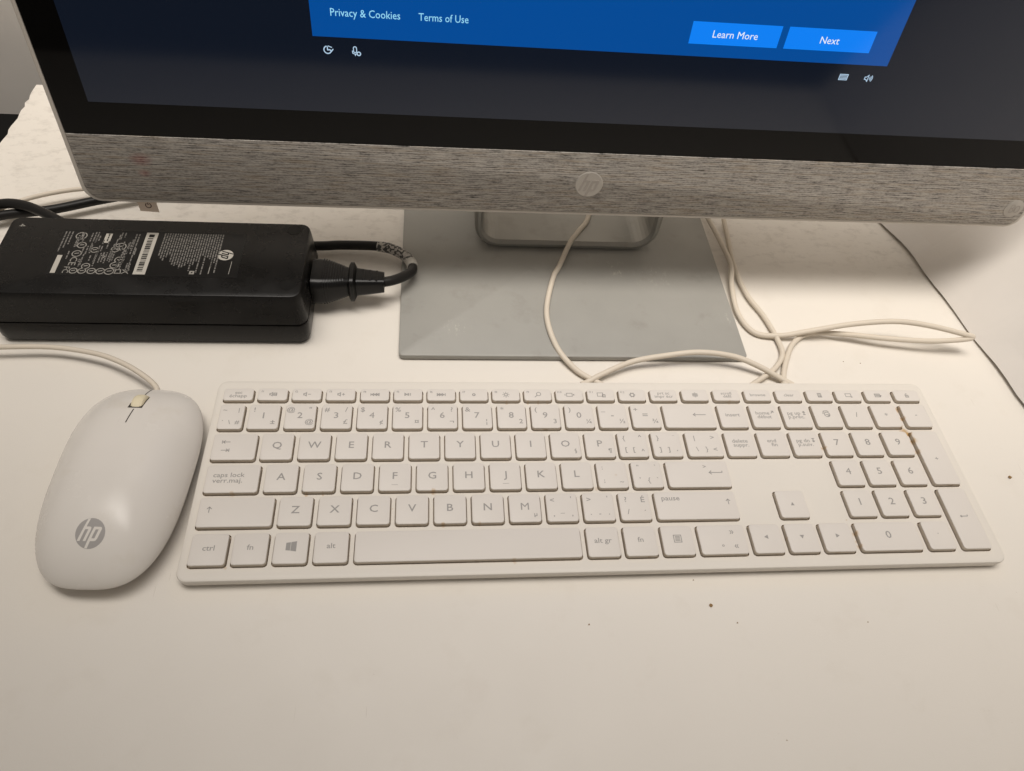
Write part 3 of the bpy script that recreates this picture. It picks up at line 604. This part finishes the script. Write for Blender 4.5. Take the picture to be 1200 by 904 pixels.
for (x0, x1, y0, y1, leg) in keys:
    wd, dp = round((x1-x0)*5)/5, round((y1-y0)*5)/5; kk = (wd, dp)
    if kk not in cache:
        m = MB(); p, q = wd/2, dp/2
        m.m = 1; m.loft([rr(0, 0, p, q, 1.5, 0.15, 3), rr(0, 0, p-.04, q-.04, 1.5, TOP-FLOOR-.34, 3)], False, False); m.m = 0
        m.loft([rr(0, 0, p-.04, q-.04, 1.5, TOP-FLOOR-.34, 3), rr(0, 0, p-.16, q-.16, 1.45, TOP-FLOOR-.10, 3), rr(0, 0, p-.42, q-.42, 1.25, TOP-FLOOR, 3)], False, True)
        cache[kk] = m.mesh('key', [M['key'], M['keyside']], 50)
    ko = bpy.data.objects.new('space_bar' if wd > 90 else 'key', cache[kk]); C.objects.link(ko); ko.parent = kb
    sink = random.uniform(-.12, .08)
    ko.location = (((x0+x1)/2-KX)*S, ((y0+y1)/2-KY)*S, (FLOOR+sink)*S)
    ko.rotation_euler = (random.uniform(-.006, .006), random.uniform(-.006, .006), random.uniform(-.004, .004))
    if leg:
        m = MB(); zt = TOP - FLOOR + 0.04
        for q in leg:
            if q[0] == 't': put_text(m, q[1], q[2], q[3], zt, q[4], q[5], q[6], 0.0, q[1] not in ('4', 'M'))
            elif q[0] == 's': stroke(m, q[1], 0, 0, zt, q[2]*1.2, q[3])
            elif q[0] == 'q': m.add([(a, b, zt) for a, b in q[1]], [list(range(len(q[1])))])
        if m.v:
            lo = m.build('legend', M['legend'], ko)
mb = MB()
mb.tube([(292.8,200.3,4), (290.1,174,4), (288.3,151.2,3), (290.2,123.8,3), (296.6,104.3,2.6), (299.9,85.6,2.6), (299.6,71.3,2.6), (291,59.4,2.6), (279,50.6,3), (266, 42, 3.2)], 1.7)
mb.v = [(x-KX, y-KY, z) for x, y, z in mb.v]
mb.build('cable', M['cable'], kb, 60)
for x in (-15, 355):
    mb = MB(); mb.loft([rr(x-KX, 20-KY, 14, 4, 2, 0.0), rr(x-KX, 20-KY, 14, 4, 2, 1.3)]); mb.build('foot', M['dark_slot'], kb)
    mb = MB(); mb.loft([rr(x-KX, -58-KY, 14, 4, 2, 0.0), rr(x-KX, -58-KY, 14, 4, 2, 1.3)]); mb.build('foot', M['dark_slot'], kb)

# second white cable that loops between monitor, keyboard back and the side panel
mb = MB()
mb.tube([(196,232,14), (189.4,190.8,11.4), (180, 174, 10.6), (173.5,164.1,9.6), (164, 143, 7), (158.6,131.4,6.4), (151.7,100.6,6.2), (155.3,74,5.4), (165.8,57.7,3.0), (176.8,49.4,2.2), (180.5, 46.6, 2.2)], 1.75)
mb.tube([(168, 46.8, 2.2), (172.6,49.0,2.4), (180.8,52.7,4.6), (199.8,60.9,6.6), (220.8,64,9), (241.9,65.2,11), (263.2,62.9,10), (279.1,57.4,7), (292,51.2,3.4), (299, 47, 2.4)], 1.75)
mb.tube([(295, 47, 2.2), (294.3,51,2.2), (299.7,64.3,2.2), (309.8,80.7,2.2), (323.5,88.7,3.2), (344.9,85.8,6), (371.1,80.7,8), (397.8,77.1,10), (417,75.6,13.4), (423.5, 76.2, 15.0), (418,77.4,16.4), (395.8,83,18), (374,86.4,18), (347.5,87.4,14), (321.1,86.6,8), (302.5,86.2,3.6), (286.4,89.7,2.4), (279.5,105.9,3), (280.3,128.6,5), (284,147.9,6.8), (283.1,171.5,6), (279.8,197.3,6), (276, 225, 6)], 1.75)
tag(mb.build('usb_cable', M['cable'], smooth=60), 'long white cable looping from behind the monitor past the keyboard back to the side panel', 'cable')

# ------------------------------------------------------------------ mouse
MXc, MYc, MROT = -70.6, -20.5, R_(-2.5)
ms = thing('computer_mouse', 'off-white rounded mouse with grey round logo left of the keyboard', 'mouse', (MXc, MYc, 0), (0, 0, MROT))
MA, MBq, MN, RIM = 32.2, 56.0, 2.95, 10.5
def mz(a, b):
    t = b/MBq; r = ((abs(a)/(MA*(1+.05*t)))**MN + (abs(b)/MBq)**MN)**(1/MN)
    r = min(r, 1.0)
    return RIM + (20.5 - 3.0*t - 3.5*t*t) * (1 - r**2.6)**0.66
nseg, nr = 120, 30
rings = []
for k in range(nr):
    r = math.sin((1 - k/nr)*math.pi/2)
    rg = []
    for i in range(nseg):
        t = 2*math.pi*i/nseg; c_, s_ = math.cos(t), math.sin(t)
        b = MBq*r*math.copysign(abs(s_)**(2/MN), s_); a = MA*(1+.05*b/MBq)*r*math.copysign(abs(c_)**(2/MN), c_); rg.append((a, b, mz(a, b)))
    rings.append(rg)
def outl(f, z): return [(x*f, y*(1-(1-f)*.6), z) for x, y, _ in rings[0]]
mb = MB()
mb.loft([outl(0.955, RIM-1.6), outl(0.99, RIM-1.2), outl(1.0, RIM-.4)] + rings, False, True)
mb.build('shell', M['mouse'], ms, 60)
mb = MB(); mb.loft([outl(0.80, 0.3), outl(0.84, 1.0), outl(0.93, RIM-1.7)], True, True); mb.build('base', M['mouse_base'], ms, 50)
def ribbon(x0, x1, b0, b1, off, n=10):
    m = MB()
    for k in range(n):
        y0, y1 = b0 + (b1-b0)*k/n, b0 + (b1-b0)*(k+1)/n
        m.quad((x0, y0, mz(x0, y0)+off), (x1, y0, mz(x1, y0)+off), (x1, y1, mz(x1, y1)+off), (x0, y1, mz(x0, y1)+off))
    return m
ribbon(-.26, .26, 22.5, 33, 0.06).build('button_seam', M['dark_slot'], ms)
ribbon(-.28, .28, 44.6, 54.5, 0.06).build('button_seam', M['dark_slot'], ms)
ribbon(-3.5, 3.5, 34.0, 44.2, 0.05).build('wheel_slot', M['dark_slot'], ms)
mb = MB(); wy = 38.0; wz = mz(0, wy) - 6.2
prof = [(-3.1, 6.6), (-2.6, 7.6), (-1.5, 8.1), (0, 8.2), (1.5, 8.1), (2.6, 7.6), (3.1, 6.6)]
for (xa, ra), (xb, rb) in zip(prof, prof[1:]):
    for k in range(24):
        t0, t1 = R_(20 + 140*k/24), R_(20 + 140*(k+1)/24)
        mb.quad((xa, wy+ra*math.cos(t0), wz+ra*math.sin(t0)), (xb, wy+rb*math.cos(t0), wz+rb*math.sin(t0)), (xb, wy+rb*math.cos(t1), wz+rb*math.sin(t1)), (xa, wy+ra*math.cos(t1), wz+ra*math.sin(t1)))
for s_ in (-1, 1):
    pts = [(3.1*s_, wy+6.6*math.cos(R_(20+140*k/24)), wz+6.6*math.sin(R_(20+140*k/24))) for k in range(25)] + [(3.1*s_, wy, wz)]
    mb.add(pts, [list(range(26))])
mb.build('scroll_wheel', M['wheel'], ms, 40)
LX, LY, LR = 1.6, -36.5, 6.3
mb = MB(); rgs = [[(LX+LR*f*math.cos(2*math.pi*k/32), LY+LR*f*math.sin(2*math.pi*k/32), 0) for k in range(32)] for f in (1, .75, .5, .25, .05)]
mb.loft([[(x, y, mz(x, y)+0.05) for x, y, _ in r] for r in rgs], False, True)
lg = mb.build('logo_disc', M['logo_grey'], ms, 60)
mb = MB()
for q in hp_letters():
    P = [Vector((LX+x*LR, LY+y*LR)) for x, y in q]; n = 5
    for k in range(n):
        a0, a1 = P[0].lerp(P[3], k/n), P[0].lerp(P[3], (k+1)/n); b0, b1 = P[1].lerp(P[2], k/n), P[1].lerp(P[2], (k+1)/n)
        mb.add([(p.x, p.y, mz(p.x, p.y)+0.11) for p in (a0, b0, b1, a1)], [(0, 1, 2, 3)])
mb.build('logo_letters', M['mouse'], lg)
mb = MB()
cpts = [(-66.5,31,9.5), (-68.6,38.6,9.5), (-78.3,47.3,10), (-91.5,55.7,10), (-107.1,62.6,9), (-131.3,67.6,8), (-158,67.3,8), (-195, 66, 6), (-222, 85, 4), (-226, 130, 4), (-214, 170, 6), (-197.7,184.9,8), (-181,197.9,8), (-156,207.3,8), (-130, 212, 6)]
q = Matrix.Rotation(-MROT, 3, 'Z')
mb.tube([q @ (Vector(p) - Vector((MXc, MYc, 0))) for p in cpts], 1.5)
mb.build('cable', M['cable'], ms, 60)

# ------------------------------------------------------------------ power adapter
AX, AY = -78.0, 111.0
ad = thing('power_adapter', 'black power adapter brick with printed label standing left of the silver stand', 'adapter', (AX, AY, 0))
AH, SEAM = 38.0, 16.6; ahx, ahy = 86.2, 33.2
mb = MB(); mb.loft([rr(0, 0, ahx-3, ahy-3, 5, 0.4), rr(0, 0, ahx-.8, ahy-.8, 6, 1.2), rr(0, 0, ahx, ahy, 6, 4), rr(0, 0, ahx+.3, ahy+.3, 6, SEAM-.8), rr(0, 0, ahx+.1, ahy+.1, 6, SEAM-.2), rr(0, 0, ahx-.9, ahy-.9, 6, SEAM-.1)])
mb.build('lower_shell', M['black'], ad, 40)
mb = MB(); mb.loft([rr(0, 0, ahx-.9, ahy-.9, 6, SEAM), rr(0, 0, ahx-.9, ahy-.9, 6, SEAM+.7), rr(0, 0, ahx+.1, ahy+.1, 6, SEAM+.8), rr(0, 0, ahx, ahy, 6, SEAM+1.4), rr(0, 0, ahx-1.0, ahy-1.4, 6, AH-5), rr(0, 0, ahx-1.5, ahy-2.0, 5.5, AH-.8), rr(0, 0, ahx-1.9, ahy-2.4, 5.2, AH-.2), rr(0, 0, ahx-2.5, ahy-3.0, 4.8, AH)])
mb.build('upper_shell', M['black'], ad, 35)
for x, y in ((-2.5, 136), (-1.5, 89.5)):
    mb = MB(); disc(mb, x-AX, y-AY, AH+.06, 3.6); stroke(mb, circ(3.9, 24), x-AX, y-AY, AH+.12, .35, True); mb.build('screw_cover', M['blackgloss'], ad)
mb = MB(); put_text(mb, '4', -155.5-AX, 134.5-AY, AH+.06, 5.0, rot=R_(-90), sx=1.0); mb.build('moulded_mark', M['print'], ad)
mb = MB(); mb.box(-131.5-AX, -29.5-AX, 94.3-AY, 131.6-AY, AH-.02, AH+.08); lab = mb.build('label', M['blackgloss'], ad)
z = AH + .13
for b_ in ((-85.8, -79.2, 95.6, 130.6), (-129.2, -126.6, 95.6, 110), (-108.0, -104.4, 121, 129)):
    mb = MB(); mb.box(b_[0]-AX, b_[1]-AX, b_[2]-AY, b_[3]-AY, z-.04, z); mb.build('white_strip', M['print_white'], lab)
mb = MB(); y = 98.0
while y < 125:                                       # barcode
    wd = random.choice((.35, .5, .8, 1.1)); mb.quad((-84.2-AX, y-AY, z+.05), (-81.2-AX, y-AY, z+.05), (-81.2-AX, y+wd-AY, z+.05), (-84.2-AX, y+wd-AY, z+.05)); y += wd + random.choice((.35, .5, .7))
mb.quad((-84-AX, 126.5-AY, z+.05), (-81-AX, 126.5-AY, z+.05), (-81-AX, 129-AY, z+.05), (-84-AX, 129-AY, z+.05))
tag(mb.build('barcode', M['blackgloss'], lab), kind='stuff')
mb = MB()                                            # columns of fine print, too small to read
def dashline(x, ya, yb):
    y = ya
    while y > yb:
        wd = random.uniform(.8, 3.0); e = max(yb, y - wd)
        for s_ in (0,):
            mb.quad((x-.36-AX, e-AY, z), (x+.36-AX, e-AY, z), (x+.36-AX, y-AY, z), (x-.36-AX, y-AY, z))
        y = e - random.uniform(.35, .8)
for i, (x, e) in enumerate(zip([-75.2+1.42*k for k in range(24)], (111, 109, 107, 110, 112, 106, 104, 103, 104, 101, 102, 103, 105, 99, 104, 107, 98, 112, 96, 110, 109, 103, 106, 98))):
    dashline(x, 130.4, e)
for x, a, b in ((-130, 130, 113), (-128.2, 130, 116), (-126.4, 130, 119), (-120, 129.5, 124), (-113.5, 130, 121), (-112, 130, 121), (-99, 130, 124), (-97.2, 130, 126), (-93, 122, 112), (-91, 129, 112), (-89.4, 129, 100), (-117, 118, 112), (-115, 118, 111), (-113, 119, 112), (-105, 113, 105), (-103.4, 113, 104), (-101.8, 114, 106), (-95.5, 110, 100), (-93.8, 109, 99), (-109, 112, 105)):
    dashline(x, a, b)
for k in range(46):
    x, a = random.uniform(-124.5, -88), random.uniform(103, 130); dashline(x, a, a - random.uniform(3, 9))
tag(mb.build('fine_print', M['print_dim'], lab), kind='stuff')
mb = MB()                                            # approval marks
for x, y, r in ((-121, 126.5, 2.9), (-118.7, 118.6, 2.3), (-119.5, 111.5, 2.4), (-97.5, 118, 2.9), (-99.8, 115.8, 2.2), (-110.8, 114.8, 2.0), (-92.5, 105.5, 0.1), (-95.5, 107, 2.4), (-112, 101.5, 2.1), (-108, 97.6, 2.1), (-103.3, 97.6, 2.2), (-98.6, 97.6, 2.4), (-97, 102.6, 2.3), (-113, 97.6, 2.0), (-117.5, 97.6, 2.0), (-39.6, 97.5, 0.1)):
    if r > .5: stroke(mb, circ(r, 18), x-AX, y-AY, z, .55, True); stroke(mb, [(-r*.5, 0), (r*.5, r*.2)], x-AX, y-AY, z, .6)
put_text(mb, 'CE', -119.6-AX, 105.2-AY, z, 5.4, rot=R_(-90), sx=1.1); put_text(mb, 'FC', -121.4-AX, 98.2-AY, z, 4.6, rot=R_(-90), sx=1.0); put_text(mb, 'c', -104.5-AX, 109.5-AY, z, 6.0, rot=R_(-90), sx=1.2)
stroke(mb, [(-1.6, -1.4), (1.6, -1.4), (1.2, 1.4), (-1.2, 1.4)], -94-AX, 97.6-AY, z, .5, True); stroke(mb, [(-1.8, -1.6), (1.8, 1.6)], -90-AX, 97.6-AY, z, .5); stroke(mb, [(-1.8, 1.6), (1.8, -1.6)], -90-AX, 97.6-AY, z, .5)
stroke(mb, [(-.9, -.9), (.9, -.9), (.9, .9), (-.9, .9)], -54.5-AX, 97.8-AY, z, .9, True)
stroke(mb, [(-.1, 0), (.1, 12)], -45.4-AX, 97-AY, z, .45); stroke(mb, [(-.3, -1.5), (-.1, 9)], -34.5-AX+.4, 96.5-AY+2, z, .35)
tag(mb.build('approval_marks', M['print'], lab), kind='stuff')
mb = MB(); disc(mb, -38.6-AX, 112.8-AY, z, 4.4, 4.4); ld = mb.build('logo_disc', M['print_white'], lab)
mb = MB()
for qd in hp_letters(): mb.add([(-38.6-AX + y*4.4, 112.8-AY - x*4.4, z+.06) for x, y in qd], [(0, 1, 2, 3)])
mb.build('logo_letters', M['blackgloss'], ld)
mb = MB(); mb.tube([p if False else (p[0]-AX, p[1]-AY, p[2]) for p in ((-163, 112, 18), (-178, 112, 18), (-205, 118, 14), (-224, 145, 8), (-214, 168, 6), (-195.4,178.2,8), (-166.7,185.4,8), (-140.6,196.3,8), (-110, 208, 8), (-70, 225, 8))], 3.0, 12)
mb.build('output_cable', M['blackcable'], ad, 60)
mb = MB(); mb.tube([(x-AX, y-AY, z_) for x, y, z_ in ((-163.5, 112, 18), (-170, 112, 18), (-182, 113, 18))], lambda t: 5.6-2.2*t, 12); mb.build('strain_relief', M['black2'], ad, 60)

# mains cord plugged into the adapter's right end
PX, PY, PZ = 8.2, 113.5, 18.0
pc = thing('mains_cable', 'black mains cable with moulded plug pushed into the right end of the adapter', 'power cable', (PX, PY, 0))
def xr(x, hy, hz, r): return [(x-PX, PY+a-PY, PZ+b) for a, b, _ in rr(0, 0, hy, hz, r, 0, 4)]
mb = MB(); mb.loft([xr(8.6, 12.0, 9.6, 4.5), xr(13, 12.2, 9.6, 4.5), xr(20, 11.0, 8.8, 4.2), xr(26, 9.0, 7.4, 3.8), xr(30.5, 7.4, 6.4, 3.4)], True, True)
for k in range(9):
    x = 15.0 + k*1.45; hh = 11.6 - max(0, (x-16))*.32; hz_ = 9.5 - max(0, (x-16))*.2
    mb.loft([xr(x, hh+.35, hz_+.35, 4), xr(x+.6, hh+.3, hz_+.3, 4)])
body = mb.build('plug', M['black2'], pc, 35)
mb = MB(); mb.loft([xr(30.0, 8.6, 7.4, 3.5), xr(31.0, 10.2, 9.0, 4), xr(33.0, 10.2, 9.0, 4), xr(34.5, 7.8, 6.8, 3)]); mb.build('flange', M['black2'], pc, 35)
mb = MB(); mb.loft([xr(34.3, 7.4, 6.4, 3), xr(51.0, 5.4, 5.0, 2.6)])
for k in range(3): mb.box(38+4*k-PX, 39.2+4*k-PX, -4.5, 4.5, PZ+5.2-.5*k, PZ+6.4-.5*k)
mb.build('strain_relief', M['black2'], pc, 35)
cp = [(50, 113.5, 18), (56, 116.2, 17.2), (62.5, 121.6, 15.6), (67.4,129.5,13), (66.6, 139.5, 11), (61.0, 149, 9), (53,155.4,8), (42.8,158.8,7), (20.4,160,6), (4.1,158.6,6), (-40, 158, 6), (-100, 156, 8), (-140, 158, 14), (-151.6,163.5,17), (-164,171.6,17), (-180.4,181,15), (-197,184.4,12), (-225, 178, 8), (-240, 150, 5)]
mb = MB(); mb.tube([(x-PX, y-PY, z_) for x, y, z_ in cp], 3.15, 12); mb.build('cable', M['blackcable'], pc, 60)
def tag_material():
    m = bpy.data.materials.new('printed cable wrap'); m.use_nodes = True; nt = m.node_tree; b = nt.nodes['Principled BSDF']
    tc = nt.nodes.new('ShaderNodeTexCoord').outputs['Object']
    c = ramp(nt, noise(nt, tc, 520, 2, .5), [(0.46, (.05, .048, .045)), (0.54, (.46, .43, .39))]); nt.links.new(c, b.inputs['Base Color']); return m
mb = MB(); mb.tube([(x-PX, y-PY, z_) for x, y, z_ in ((67.2, 137.5, 11.4), (65.2, 142.6, 10.3), (61.0, 149, 9), (53,155.4,8), (44.6,158.3,7.2))], 3.5, 14); mb.build('printed_wrap', tag_material(), pc, 60)
mb = MB(); mb.tube([(x-PX, y-PY, z_) for x, y, z_ in ((67.6, 133.6, 12.1), (67.3, 136.4, 11.6), (66.4, 139.8, 10.9))], 3.65, 14, 3); mb.build('clear_wrap_end', M['print_white'], pc, 60)

# ------------------------------------------------------------------ crumbs
def lump(x, y, z, r, name, m):
    b = MB(); rg = []
    for j in range(1, 5):
        a = math.pi*j/5; rg.append([(r*math.sin(a)*math.cos(t)*random.uniform(.7, 1.3), r*math.sin(a)*math.sin(t)*random.uniform(.7, 1.3), r*.5 - r*.5*math.cos(a)) for t in [2*math.pi*i/7 for i in range(7)]])
    b.loft(rg); return b.build(name, m, None, None, (x, y, z))
tag(lump(215.9, -88.4, 0, 0.85, 'crumb', M['dirt']), 'tiny brown crumb on the bare desk in front of the keyboard', 'crumb', 'crumbs on the desk')
tag(lump(410.4, -18.4, 0, 1.0, 'crumb', M['dirt']), 'tiny brown crumb on the desk right of the numeric keypad', 'crumb', 'crumbs on the desk')
mb = MB()
for x, y in ((340.1, 67.8), (351.1, 66.5), (154.4, -95.7), (227.1, -97.2), (293.3, -98.9), (210, -75), (236, -150)):
    r = random.uniform(.3, .6)
    mb.add([(x-r, y-r*.6, 0), (x+r, y-r*.5, 0), (x+r*.3, y+r, 0), (x, y, r)], [(0, 1, 3), (1, 2, 3), (2, 0, 3)])
tag(mb.build('dust_specks', M['dirt']), 'scattered tiny dark specks of dirt on the white desk', 'dirt', kind='stuff')
mb = MB(); mb.loft([[(74.8, 113.2, z_), (77.8, 109.6, z_), (78.6, 110.6, z_), (75.6, 114.0, z_)] for z_ in (3.9, 4.4)])
tag(mb.build('fleck', M['tan']), 'small tan fleck lying on the left of the silver stand base', 'fleck')
